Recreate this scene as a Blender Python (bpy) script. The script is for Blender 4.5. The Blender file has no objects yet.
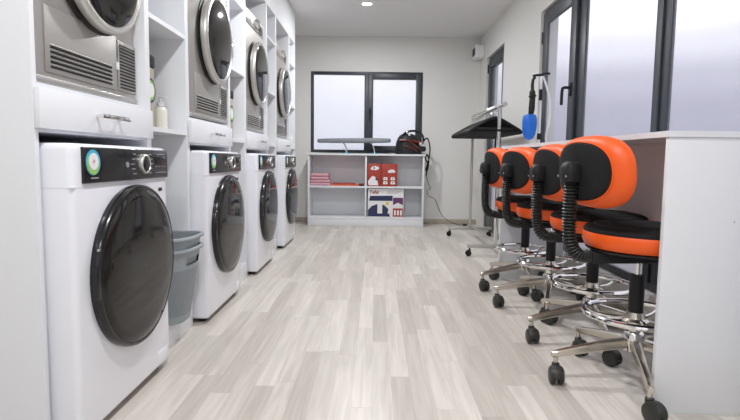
import bpy, bmesh, math, random
from mathutils import Vector, Matrix
random.seed(7)
sc = bpy.context.scene
col = sc.collection
PI = math.pi

# ------------------------------------------------------------------ materials
def mat(name, c, rough=.5, metal=0., noise=0., nscale=8., bump=0., bscale=60., coat=0., spec=.5, stretch=(1, 1, 1)):
    m = bpy.data.materials.new(name); m.use_nodes = True
    nt = m.node_tree; b = nt.nodes['Principled BSDF']
    b.inputs['Base Color'].default_value = (*c, 1)
    b.inputs['Roughness'].default_value = rough
    b.inputs['Metallic'].default_value = metal
    b.inputs['Specular IOR Level'].default_value = spec
    b.inputs['Coat Weight'].default_value = coat
    b.inputs['Coat Roughness'].default_value = .05
    tc = nt.nodes.new('ShaderNodeTexCoord'); mp = nt.nodes.new('ShaderNodeMapping')
    mp.inputs['Scale'].default_value = stretch
    nt.links.new(tc.outputs['Object'], mp.inputs['Vector'])
    n = nt.nodes.new('ShaderNodeTexNoise'); n.inputs['Scale'].default_value = nscale; n.inputs['Detail'].default_value = 3
    nt.links.new(mp.outputs[0], n.inputs['Vector'])
    r = nt.nodes.new('ShaderNodeMapRange')
    r.inputs['To Min'].default_value = 1 - max(noise, .01); r.inputs['To Max'].default_value = 1 + max(noise, .01)
    nt.links.new(n.outputs['Fac'], r.inputs['Value'])
    mx = nt.nodes.new('ShaderNodeVectorMath'); mx.operation = 'SCALE'
    mx.inputs[0].default_value = c
    nt.links.new(r.outputs[0], mx.inputs['Scale']); nt.links.new(mx.outputs[0], b.inputs['Base Color'])
    if bump:
        n2 = nt.nodes.new('ShaderNodeTexNoise'); n2.inputs['Scale'].default_value = bscale; n2.inputs['Detail'].default_value = 4
        nt.links.new(mp.outputs[0], n2.inputs['Vector'])
        bp = nt.nodes.new('ShaderNodeBump'); bp.inputs['Strength'].default_value = bump; bp.inputs['Distance'].default_value = .002
        nt.links.new(n2.outputs['Fac'], bp.inputs['Height']); nt.links.new(bp.outputs[0], b.inputs['Normal'])
    return m

M = dict(
    wall=mat('wall_paint', (.72, .715, .69), .75, noise=.02, nscale=1.5, bump=.1),
    ceil=mat('ceiling_paint', (.78, .78, .775), .8, noise=.01, bump=.05),
    lam=mat('white_laminate', (.78, .80, .83), .38, noise=.01),
    desk=mat('desk_laminate', (.74, .755, .78), .42, noise=.01),
    enamel=mat('white_enamel', (.80, .81, .86), .22, noise=.008, coat=.3),
    steel=mat('silver_paint', (.47, .455, .43), .42, .7, noise=.02),
    steel_l=mat('light_silver', (.56, .55, .525), .34, .8, noise=.02),
    chrome=mat('chrome', (.80, .79, .77), .09, 1.),
    brushed=mat('warm_chrome', (.62, .58, .52), .26, 1.),
    blackgloss=mat('gloss_black_plastic', (.010, .010, .012), .2, coat=.15, spec=.4),
    black=mat('matte_black_plastic', (.014, .014, .015), .5, noise=.1, spec=.3),
    rubber=mat('black_rubber', (.022, .023, .021), .42, noise=.1, spec=.5),
    fabric=mat('black_upholstery', (.012, .012, .013), .85, noise=.2, nscale=120, bump=.3, bscale=300, spec=.25),
    orange=mat('orange_vinyl', (.84, .105, .006), .46, noise=.05, nscale=20, bump=.25, bscale=45),
    darkglass=mat('dark_door_glass', (.014, .013, .012), .07, spec=.33),
    frame=mat('anthracite_aluminium', (.040, .047, .058), .42, noise=.04, bump=.1, bscale=200),
    gasket=mat('black_gasket', (.012, .012, .012), .5),
    grey=mat('grey_board_cover', (.24, .26, .29), .8, noise=.1, nscale=30),
    red=mat('red_card', (.36, .040, .024), .5, noise=.05),
    orangec=mat('orange_board', (.70, .14, .06), .5, noise=.1),
    pink=mat('pink_towel', (.60, .33, .38), .9, noise=.15, nscale=40, bump=.5, bscale=200),
    white=mat('white_card', (.78, .78, .78), .5),
    blue=mat('blue_plastic', (.005, .12, .52), .4, noise=.03),
    navy=mat('navy_print', (.018, .024, .085), .4, noise=.1),
    purple=mat('purple_print', (.11, .03, .12), .4, noise=.1),
    teal=mat('teal_plastic', (.03, .25, .32), .4),
    cream=mat('cream_plastic', (.70, .68, .60), .4),
    tan=mat('tan_powder_tub', (.40, .36, .28), .4, noise=.05),
    green=mat('green_label', (.30, .55, .12), .4),
    cyan=mat('sky_blue_label', (.05, .42, .62), .4),
    yellow=mat('yellow_print', (.75, .6, .12), .4),
    base=mat('beige_skirting', (.42, .38, .31), .5, noise=.06),
    dim_print=mat('grey_print', (.30, .30, .31), .5),
    dkred=mat('dark_red_plastic', (.15, .016, .010), .35),
    hose=mat('pale_hose', (.62, .63, .66), .5),
    vent=mat('vent_dark', (.03, .03, .03), .6),
    outer=mat('exterior_paving', (.35, .34, .36), .9, noise=.1),
)

def floor_mat():
    m = bpy.data.materials.new('pale_laminate_floor'); m.use_nodes = True
    nt = m.node_tree; N = nt.nodes; L = nt.links; b = N['Principled BSDF']
    def math_(op, a, bb=None):
        n = N.new('ShaderNodeMath'); n.operation = op
        for i, v in enumerate((a, bb)):
            if v is None: continue
            if isinstance(v, (int, float)): n.inputs[i].default_value = v
            else: L.new(v, n.inputs[i])
        return n.outputs[0]
    tc = N.new('ShaderNodeTexCoord'); sp = N.new('ShaderNodeSeparateXYZ'); L.new(tc.outputs['Object'], sp.inputs[0])
    X = math_('ADD', sp.outputs[0], 20.02); Y = math_('ADD', sp.outputs[1], 20)
    W = .070; LEN = .78
    xi = math_('DIVIDE', X, W); ix = math_('FLOOR', xi)
    wn = N.new('ShaderNodeTexWhiteNoise'); wn.noise_dimensions = '1D'; L.new(ix, wn.inputs['W'])
    yo = math_('ADD', math_('DIVIDE', Y, LEN), math_('MULTIPLY', wn.outputs['Value'], 7.3)); iy = math_('FLOOR', yo)
    cb = N.new('ShaderNodeCombineXYZ'); L.new(ix, cb.inputs[0]); L.new(iy, cb.inputs[1])
    w2 = N.new('ShaderNodeTexWhiteNoise'); w2.noise_dimensions = '3D'; L.new(cb.outputs[0], w2.inputs['Vector'])
    ramp = N.new('ShaderNodeValToRGB'); e = ramp.color_ramp
    e.elements[0].color = (.50, .462, .415, 1); e.elements[1].color = (.675, .635, .58, 1)
    k = e.elements.new(.4); k.color = (.565, .525, .475, 1)
    k = e.elements.new(.75); k.color = (.615, .575, .52, 1)
    L.new(w2.outputs['Value'], ramp.inputs[0])
    # grain, offset per board
    off = N.new('ShaderNodeVectorMath'); off.operation = 'SCALE'; off.inputs['Scale'].default_value = 9.0; L.new(w2.outputs['Color'], off.inputs[0])
    ad = N.new('ShaderNodeVectorMath'); ad.operation = 'ADD'; L.new(tc.outputs['Object'], ad.inputs[0]); L.new(off.outputs[0], ad.inputs[1])
    mp = N.new('ShaderNodeMapping'); mp.inputs['Scale'].default_value = (26, 1.6, 1); L.new(ad.outputs[0], mp.inputs['Vector'])
    n1 = N.new('ShaderNodeTexNoise'); n1.inputs['Scale'].default_value = 1.6; n1.inputs['Detail'].default_value = 6; n1.inputs['Distortion'].default_value = .8
    L.new(mp.outputs[0], n1.inputs['Vector'])
    gr = N.new('ShaderNodeMapRange'); gr.inputs['From Min'].default_value = .3; gr.inputs['From Max'].default_value = .7
    gr.inputs['To Min'].default_value = .85; gr.inputs['To Max'].default_value = 1.08; L.new(n1.outputs['Fac'], gr.inputs['Value'])
    sc_ = N.new('ShaderNodeVectorMath'); sc_.operation = 'SCALE'; L.new(ramp.outputs[0], sc_.inputs[0]); L.new(gr.outputs[0], sc_.inputs['Scale'])
    # seams between boards
    fx = math_('FRACT', xi); fy = math_('FRACT', yo)
    sx = math_('LESS_THAN', fx, .018); sy = math_('LESS_THAN', fy, .004)
    seam = math_('MAXIMUM', sx, sy)
    mix = N.new('ShaderNodeMix'); mix.data_type = 'RGBA'; L.new(math_('MULTIPLY', seam, .35), mix.inputs['Factor'])
    L.new(sc_.outputs[0], mix.inputs['A']); mix.inputs['B'].default_value = (.30, .27, .24, 1)
    L.new(mix.outputs['Result'], b.inputs['Base Color'])
    b.inputs['Roughness'].default_value = .34; b.inputs['Specular IOR Level'].default_value = .45
    bp = N.new('ShaderNodeBump'); bp.inputs['Strength'].default_value = .08; bp.inputs['Distance'].default_value = .001
    L.new(n1.outputs['Fac'], bp.inputs['Height']); L.new(bp.outputs[0], b.inputs['Normal'])
    return m
M['floor'] = floor_mat()

def glass_mat():
    m = bpy.data.materials.new('frosted_window_glass'); m.use_nodes = True
    nt = m.node_tree; N = nt.nodes; L = nt.links
    b = N['Principled BSDF']; b.inputs['Base Color'].default_value = (.8, .8, .86, 1); b.inputs['Roughness'].default_value = .25
    t = N.new('ShaderNodeBsdfTransparent'); t.inputs[0].default_value = (.97, .97, 1, 1)
    tc = N.new('ShaderNodeTexCoord'); n = N.new('ShaderNodeTexNoise'); n.inputs['Scale'].default_value = 3
    L.new(tc.outputs['Object'], n.inputs['Vector'])
    r = N.new('ShaderNodeMapRange'); r.inputs['To Min'].default_value = .10; r.inputs['To Max'].default_value = .18
    L.new(n.outputs['Fac'], r.inputs['Value'])
    mx = N.new('ShaderNodeMixShader'); L.new(r.outputs[0], mx.inputs[0]); L.new(t.outputs[0], mx.inputs[1]); L.new(b.outputs[0], mx.inputs[2])
    L.new(mx.outputs[0], N['Material Output'].inputs[0])
    return m
M['glass'] = glass_mat()

def lamp_mat():
    m = bpy.data.materials.new('lit_diffuser'); m.use_nodes = True
    b = m.node_tree.nodes['Principled BSDF']
    b.inputs['Emission Color'].default_value = (1, .97, .92, 1); b.inputs['Emission Strength'].default_value = 6
    return m
M['lamp'] = lamp_mat()

def basket_mat():
    m = mat('grey_perforated_plastic', (.25, .28, .30), .5)
    nt = m.node_tree; N = nt.nodes; L = nt.links; b = N['Principled BSDF']
    tc = N.new('ShaderNodeTexCoord'); sp = N.new('ShaderNodeSeparateXYZ'); L.new(tc.outputs['UV'], sp.inputs[0])
    def mth(op, a, c=None):
        n = N.new('ShaderNodeMath'); n.operation = op
        for i, v in enumerate((a, c)):
            if v is None: continue
            if isinstance(v, (int, float)): n.inputs[i].default_value = v
            else: L.new(v, n.inputs[i])
        return n.outputs[0]
    s = mth('ABSOLUTE', mth('SINE', mth('MULTIPLY', mth('ADD', sp.outputs[0], sp.outputs[1]), PI * 26)))
    t = mth('ABSOLUTE', mth('SINE', mth('MULTIPLY', mth('SUBTRACT', sp.outputs[0], sp.outputs[1]), PI * 26)))
    hole = mth('MULTIPLY', mth('GREATER_THAN', mth('MULTIPLY', s, t), .42), mth('MULTIPLY', mth('LESS_THAN', sp.outputs[1], .74), mth('GREATER_THAN', sp.outputs[1], .1)))
    mix = N.new('ShaderNodeMix'); mix.data_type = 'RGBA'; L.new(hole, mix.inputs['Factor'])
    mix.inputs['A'].default_value = (.29, .325, .345, 1); mix.inputs['B'].default_value = (.15, .17, .185, 1)
    L.new(mix.outputs['Result'], b.inputs['Base Color'])
    bp = N.new('ShaderNodeBump'); bp.inputs['Strength'].default_value = .5; bp.inputs['Distance'].default_value = .003; bp.invert = True
    L.new(hole, bp.inputs['Height']); L.new(bp.outputs[0], b.inputs['Normal'])
    return m
M['basket'] = basket_mat()

# ------------------------------------------------------------------ mesh helpers
class G:
    """collects geometry for ONE mesh object"""
    def __init__(s): s.bm = bmesh.new()
    def box(s, x0, x1, y0, y1, z0, z1, bev=0, seg=2, mi=0):
        r = bmesh.ops.create_cube(s.bm, size=1)
        vs = r['verts']
        for v in vs: v.co = Vector((x0 + (v.co.x + .5) * (x1 - x0), y0 + (v.co.y + .5) * (y1 - y0), z0 + (v.co.z + .5) * (z1 - z0)))
        fs = {f for v in vs for f in v.link_faces}
        for f in fs: f.material_index = mi
        if bev:
            es = list({e for v in vs for e in v.link_edges})
            bmesh.ops.bevel(s.bm, geom=es, offset=bev, segments=seg, profile=.5, affect='EDGES')
        return s
    def frame_of(s, d):
        d = Vector(d).normalized(); a = Vector((0, 0, 1)) if abs(d.z) < .95 else Vector((0, 1, 0))
        u = a.cross(d).normalized(); w = d.cross(u); return u, w, d
    def lathe(s, prof, c=(0, 0, 0), d=(0, 0, 1), n=32, mi=0, cap=True, sy=1.):
        u, w, d = s.frame_of(d); c = Vector(c); rings = []
        for r, h in prof:
            rings.append([s.bm.verts.new(c + d * h + (u * math.cos(2*PI*i/n) * sy + w * math.sin(2*PI*i/n)) * r) for i in range(n)])
        s.bridge(rings, mi)
        if cap:
            for rg, rev in ((rings[0], True), (rings[-1], False)):
                f = s.bm.faces.new(rg[::-1] if rev else rg); f.material_index = mi
        return s
    def bridge(s, rings, mi=0, closed=True):
        for a, b in zip(rings, rings[1:]):
            n = len(a)
            for i in range(n if closed else n - 1):
                j = (i + 1) % n
                f = s.bm.faces.new((a[i], a[j], b[j], b[i])); f.material_index = mi
    def tube(s, pts, r, n=8, mi=0, closed=False, smooth=0):
        pts = [Vector(p) for p in pts]
        if smooth: pts = spline(pts, smooth, closed)
        rs = r if isinstance(r, (list, tuple)) else [r] * len(pts)
        if len(rs) != len(pts): rs = [rs[min(int(i * len(rs) / len(pts)), len(rs) - 1)] for i in range(len(pts))]
        rings = []; up = None
        for i, p in enumerate(pts):
            a = pts[(i - 1) % len(pts)] if (i or closed) else p; b = pts[(i + 1) % len(pts)] if (i < len(pts) - 1 or closed) else p
            d = (b - a).normalized()
            if up is None: up = s.frame_of(d)[0]
            up = (up - d * up.dot(d)).normalized(); w = d.cross(up)
            rings.append([s.bm.verts.new(p + (up * math.cos(2*PI*k/n) + w * math.sin(2*PI*k/n)) * rs[i]) for k in range(n)])
        if closed: rings.append(rings[0])
        s.bridge(rings, mi)
        if not closed:
            s.bm.faces.new(rings[0][::-1]).material_index = mi; s.bm.faces.new(rings[-1]).material_index = mi
        return s
    def prism(s, poly, axis, a, b, mi=0, bev=0):
        """poly: 2D outline; axis 'x','y','z' extruded from a to b"""
        def P(q, h):
            return {'x': (h, q[0], q[1]), 'y': (q[0], h, q[1]), 'z': (q[0], q[1], h)}[axis]
        A = [s.bm.verts.new(P(q, a)) for q in poly]; B = [s.bm.verts.new(P(q, b)) for q in poly]
        n = len(poly); fs = [s.bm.faces.new(A[::-1]), s.bm.faces.new(B)]
        for i in range(n): fs.append(s.bm.faces.new((A[i], A[(i+1) % n], B[(i+1) % n], B[i])))
        for f in fs: f.material_index = mi
        if bev:
            es = list({e for f in fs[:2] for e in f.edges})
            bmesh.ops.bevel(s.bm, geom=es, offset=bev, segments=2, profile=.5, affect='EDGES')
        return s
    def move(s, dx=0, dy=0, dz=0):
        for v in s.bm.verts: v.co += Vector((dx, dy, dz))
        return s
    def xf(s, mtx):
        for v in s.bm.verts: v.co = mtx @ v.co
        return s
    def build(s, name, mats, parent=None, loc=None, ang=35, world=False):
        me = bpy.data.meshes.new(name)
        if world and parent is not None: s.xf(parent.matrix_basis.inverted())
        bmesh.ops.recalc_face_normals(s.bm, faces=s.bm.faces)
        for f in s.bm.faces: f.smooth = True
        s.bm.to_mesh(me); s.bm.free()
        me.set_sharp_from_angle(angle=math.radians(ang))
        for m in (mats if isinstance(mats, (list, tuple)) else [mats]): me.materials.append(M[m])
        o = bpy.data.objects.new(name, me); col.objects.link(o)
        if parent is not None: o.parent = parent
        if loc: o.location = loc
        return o

def spline(pts, k, closed=False):
    out = []; n = len(pts)
    def g(i): return pts[i % n] if closed else pts[max(0, min(n - 1, i))]
    for i in range(n if closed else n - 1):
        a, b, c, d = g(i-1), g(i), g(i+1), g(i+2)
        for j in range(k):
            t = j / k
            out.append(.5 * ((2*b) + (c-a)*t + (2*a-5*b+4*c-d)*t*t + (3*b-a-3*c+d)*t**3))
    if not closed: out.append(pts[-1])
    return out

def tag(o, label=None, cat=None, group=None, kind=None):
    if label: o['label'] = label
    if cat: o['category'] = cat
    if group: o['group'] = group
    if kind: o['kind'] = kind
    return o
def thing(name, label, cat, loc=(0, 0, 0), rz=0, group=None, kind=None):
    o = bpy.data.objects.new(name, None); col.objects.link(o)
    o.empty_display_size = .1; o.location = loc; o.rotation_euler = (0, 0, rz)
    return tag(o, label, cat, group, kind)
def dup(o, parent=None):
    c = o.copy(); col.objects.link(c)
    if parent is not None: c.parent = parent
    for ch in list(o.children): dup(ch, c)
    return c
def place(src, loc, rz=0, label=None, group=None):
    c = dup(src); c.location = loc; c.rotation_euler = (0, 0, rz)
    if label: c['label'] = label
    if group: c['group'] = group
    return c

# ------------------------------------------------------------------ room shell
ZC = 2.352; XL = -1.52; XR = 1.31; YB = 6.42; YN = -2.2; T = .14
G().box(XL - T, XR + T, YN - T, YB + T, -.1, 0).build('floor', 'floor')
G().box(XL - T, XR + T, YN - T, YB + T, ZC, ZC + .1).build('ceiling', 'ceil')
G().box(XL - T, XL, YN - T, YB + T, 0, ZC).build('wall_left', 'wall')
# back wall with its window opening
def wall_x(name, y0, y1, x0, x1, holes):
    """wall in the xz plane; holes = (x0, x1, z0, z1)"""
    g = G(); xs = x0
    for hx0, hx1, hz0, hz1 in sorted(holes):
        g.box(xs, hx0, y0, y1, 0, ZC)
        if hz0 > 0: g.box(hx0, hx1, y0, y1, 0, hz0)
        g.box(hx0, hx1, y0, y1, hz1, ZC); xs = hx1
    g.box(xs, x1, y0, y1, 0, ZC)
    return g.build(name, 'wall')
def wall_y(name, x0, x1, y0, y1, holes):
    g = G(); ys = y0
    for hy0, hy1, hz0, hz1 in sorted(holes):
        g.box(x0, x1, ys, hy0, 0, ZC)
        if hz0 > 0: g.box(x0, x1, hy0, hy1, 0, hz0)
        g.box(x0, x1, hy0, hy1, hz1, ZC); ys = hy1
    g.box(x0, x1, ys, y1, 0, ZC)
    return g.build(name, 'wall')
BW = (-.825, .592, .90, 1.918)
wall_x('wall_back', YB, YB + T, XL, XR, [BW])
RW = (.60, 4.11, .19, 2.00); RD = (5.26, 6.06, .0, 2.026)
wall_y('wall_right', XR, XR + T, YN, YB, [RW, RD])
NW = (-1.1, 1.0, .05, 2.15)
wall_x('wall_near', YN - T, YN, XL, XR, [NW])
for n in ('floor', 'ceiling', 'wall_left', 'wall_back', 'wall_right', 'wall_near'):
    bpy.data.objects[n]['kind'] = 'structure'
# skirting boards
tag(G().box(XL, XR, YB - .012, YB - .0005, .0, .062, .003).build('baseboard_back', 'base'), kind='structure')
tag(G().box(XR - .012, XR - .0005, 4.115, 5.25, .0, .062, .003).build('baseboard_right', 'base'), kind='structure')
tag(G().box(XR - .012, XR - .0005, YN, 4.11, .0, .062, .003).build('baseboard_right', 'base'), kind='structure')

# windows: frames are closed rings of bars
def ring_y(g, x0, x1, y0, y1, z0, z1, w, wb=None, bev=.004):     # frame in a wall that runs along y
    wb = wb or w
    g.box(x0, x1, y0, y0 + w, z0, z1, bev); g.box(x0, x1, y1 - w, y1, z0, z1, bev)
    g.box(x0, x1, y0 + w, y1 - w, z1 - w, z1, bev); g.box(x0, x1, y0 + w, y1 - w, z0, z0 + wb, bev)
def ring_x(g, y0, y1, x0, x1, z0, z1, w, bev=.004):
    g.box(x0, x0 + w, y0, y1, z0, z1, bev); g.box(x1 - w, x1, y0, y1, z0, z1, bev)
    g.box(x0 + w, x1 - w, y0, y1, z1 - w, z1, bev); g.box(x0 + w, x1 - w, y0, y1, z0, z0 + w, bev)
def handle_y(parent, x, y, z):
    g = G(); g.box(x - .012, x, y - .015, y + .015, z - .04, z + .05, .004)
    g.tube([(x - .01, y, z + .015), (x - .045, y, z + .015), (x - .055, y + .01, z), (x - .056, y + .012, z - .10)], .010, 10, smooth=4)
    return g.build('handle', 'black', parent, world=True)

# window in the back wall
w = thing('window_1', None, None, ((BW[0]+BW[1])/2, YB, BW[2]), kind='structure')
g = G(); ring_x(g, YB + .01, YB + .07, BW[0], BW[1], BW[2], BW[3], .036)
g.box(-.145, -.085, YB + .01, YB + .07, BW[2] + .03, BW[3] - .03, .004); g.build('window_frame', 'frame', w, world=True)
g = G(); ring_x(g, YB - .008, YB + .05, -.105, BW[1] - .012, BW[2] + .02, BW[3] - .02, .072); s = g.build('sash', 'frame', w, world=True)
G().box(-.78, -.14, YB + .035, YB + .045, BW[2] + .03, BW[3] - .03).build('pane', 'glass', w, world=True)
G().box(-.04, BW[1] - .08, YB + .03, YB + .04, BW[2] + .08, BW[3] - .08).build('pane', 'glass', w, world=True)
g = G(); g.box(-.083, -.057, YB - .020, YB - .008, 1.38, 1.47, .004); g.box(-.078, -.062, YB - .045, YB - .030, 1.30, 1.44, .005); g.box(-.076, -.064, YB - .045, YB - .01, 1.42, 1.44)
g.build('handle', 'black', w, world=True)

# long window in the right wall, recessed by four centimetres
xo = XR + .035
w = thing('window_2', None, None, (XR, 2.4, RW[2]), kind='structure')
g = G(); ring_y(g, xo, xo + .022, RW[0], RW[1], RW[2], RW[3], .045)
for y0, y1 in ((3.31, 3.43), (2.355, 2.485), (1.45, 1.57)): g.box(xo, xo + .021, y0, y1, RW[2] + .04, RW[3] - .04, .004)
for y0, y1 in ((2.41, 2.435),): g.box(xo - .012, xo, y0, y1, RW[2] + .04, RW[3] - .04, .003)
g.build('window_frame', 'frame', w, world=True)
g = G(); ring_y(g, xo - .022, xo - .0005, 3.415, 4.085, RW[2] + .02, RW[3] - .02, .10); sash = g.build('sash', 'frame', w, world=True)
for y in (4.097,):
    g = G()
    for z in (.5, 1.35, 1.75): g.lathe([(.010, 0), (.010, .09)], (xo - .018, y, z), n=12)
    g.build('hinge', 'black', w, world=True)
G().box(xo - .014, xo - .004, 3.51, 3.99, RW[2] + .115, RW[3] - .115).build('pane', 'glass', w, world=True)
for a, b in ((2.48, 3.315), (1.565, 2.36), (.64, 1.455)):
    G().box(xo + .008, xo + .016, a, b, RW[2] + .04, RW[3] - .04).build('pane', 'glass', w, world=True)
handle_y(w, xo - .022, 3.46, 1.30)

# glazed door further along the right wall
w = thing('door_1', None, None, (XR, 5.66, 0), kind='structure')
g = G(); ring_y(g, xo, xo + .06, RD[0], RD[1], RD[2], RD[3], .05); g.build('door_frame', 'frame', w, world=True)
g = G(); ring_y(g, xo - .015, xo + .045, RD[0] + .03, RD[1] - .03, .03, RD[3] - .03, .10, .14); g.build('door_leaf', 'frame', w, world=True)
G().box(xo + .01, xo + .02, RD[0] + .13, RD[1] - .13, .17, RD[3] - .13).build('pane', 'glass', w, world=True)
for z in (.3, 1.28, 1.85):
    G().lathe([(.011, 0), (.011, .1)], (xo - .014, RD[1] - .012, z), n=12).build('hinge', 'black', w, world=True)
handle_y(w, xo - .015, RD[0] + .08, 1.05)

# unseen glazed front, added behind the photographer for soft frontal light
w = thing('window_3', None, None, (0, YN, .05), kind='structure')
g = G(); ring_x(g, YN - .10, YN - .04, NW[0], NW[1], NW[2], NW[3], .06); g.box(-.08, -.02, YN - .10, YN - .04, NW[2] + .05, NW[3] - .05)
g.build('window_frame', 'frame', w, world=True)
G().box(NW[0] + .06, NW[1] - .06, YN - .075, YN - .065, NW[2] + .05, NW[3] - .05).build('pane', 'glass', w, world=True)

# downlights recessed in the ceiling; all but the first are unseen, added for brightness
dl = thing('ceiling_downlight', 'round recessed white downlight glowing in the ceiling near the back window', 'ceiling light', (-.1, 5.1, ZC), group='round ceiling downlights')
G().lathe([(.050, -.004), (.066, -.006), (.074, -.003), (.076, -.0002)], n=36, cap=False).build('trim_ring', 'white', dl)
G().lathe([(.0505, -.003), (.0505, -.0015)], n=36).build('diffuser', 'lamp', dl)
LAMPS = [(-.1, 5.1), (-.1, 3.0), (-.1, .9), (-.1, -1.1)]
for i, (x, y) in enumerate(LAMPS[1:]):
    place(dl, (x, y, ZC), label=['round recessed downlight in the ceiling above the middle of the aisle', 'round recessed downlight in the ceiling just ahead of the first washing machine', 'round recessed downlight in the ceiling behind the photographer'][i])
for x, y in LAMPS:
    ld = bpy.data.lights.new('downlight_beam', 'AREA'); ld.shape = 'DISK'; ld.size = .12; ld.energy = 23; ld.color = (.985, .985, 1)
    lo = bpy.data.objects.new('downlight_beam', ld); col.objects.link(lo); lo.location = (x, y, ZC - .012)

# ------------------------------------------------------------------ built-in cabinets along the left wall
XF = -.87; TB = .018; XBK = -1.50
def drawer_on(parent, y0, y1, z0, z1):
    d = G().box(-.8695, -.853, y0, y1, z0, z1, .0015).build('drawer', 'lam', parent, world=True)
    ym = (y0 + y1) / 2
    g = G(); g.box(-.828, -.820, ym - .085, ym + .085, (z0+z1)/2 - .007, (z0+z1)/2 + .007, .002)
    for s in (-1, 1): g.box(-.8525, -.824, ym + s*.064 - .006, ym + s*.064 + .006, (z0+z1)/2 - .005, (z0+z1)/2 + .005)
    # sub-part: geometry in the same local frame as the thing, as the drawer sits at the thing's origin
    g.xf(parent.matrix_basis.inverted()); g.build('handle', 'chrome', d)
    return d
AP = [1.276, 2.335, 3.375, 4.415]; AW = [.654, .668, .668, .668]
names_b = ['nearest washing machine', 'second washing machine from the camera', 'third washing machine from the camera', 'farthest washing machine']
for k, a in enumerate(AP):
    b = a + AW[k]
    t = thing('appliance_cabinet', 'tall white laminate bay with a drawer that frames the ' + names_b[k], 'cabinet', (XF - .3, (a+b)/2, 0), group='tall white appliance bays')
    for y0, y1 in ((a, a + TB), (b - TB, b)):
        G().box(XBK, XF, y0, y1, 0, ZC - .001, .001).build('side_panel', 'lam', t, world=True)
    G().box(XBK, XF, a + TB, b - TB, 2.03, 2.048).build('top_panel', 'lam', t, world=True)
    G().box(XF - .018, XF, a + TB, b - TB, 2.0485, ZC - .001).build('fascia', 'lam', t, world=True)
    G().box(XBK, XF - .004, a + TB, b - TB, .982, 1.0).build('deck', 'lam', t, world=True)
    G().box(XBK, XF - .004, a + TB, b - TB, .873, .885).build('drawer_base', 'lam', t, world=True)
    G().box(XBK, XBK + .008, a + TB, b - TB, .0, 2.03).build('back_panel', 'lam', t, world=True)
    drawer_on(t, a + .002, b - .002, .881, .985)
names_s = ['first open shelf column, holding the grey laundry baskets', 'second open shelf column from the camera', 'third open shelf column from the camera', 'last open shelf column at the far end of the row']
for k, a in enumerate(AP):
    y0 = a + AW[k] + .0005; y1 = (AP[k+1] if k < 3 else a + AW[k] + .372) - .0005
    t = thing('shelf_cabinet', 'narrow tall white laminate ' + names_s[k], 'cabinet', (XF - .3, (y0+y1)/2, 0), group='narrow open shelf columns')
    for p0, p1 in ((y0, y0 + TB), (y1 - TB, y1)):
        G().box(XBK, XF, p0, p1, 0, ZC - .001, .001).build('side_panel', 'lam', t, world=True)
    for z in (.08, .912, 1.345, 1.775):
        G().box(XBK, XF - .001, y0 + TB, y1 - TB, z, z + .018).build('shelf', 'lam', t, world=True)
    G().box(XBK, XF, y0 + TB, y1 - TB, 2.03, 2.048).build('top_panel', 'lam', t, world=True)
    G().box(XF - .018, XF, y0 + TB, y1 - TB, 2.0485, ZC - .001).build('fascia', 'lam', t, world=True)
    G().box(XF - .018, XF, y0 + TB, y1 - TB, 0, .0795).build('plinth', 'lam', t, world=True)
    G().box(XBK, XBK + .008, y0 + TB, y1 - TB, .1, 2.03).build('back_panel', 'lam', t, world=True)

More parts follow.
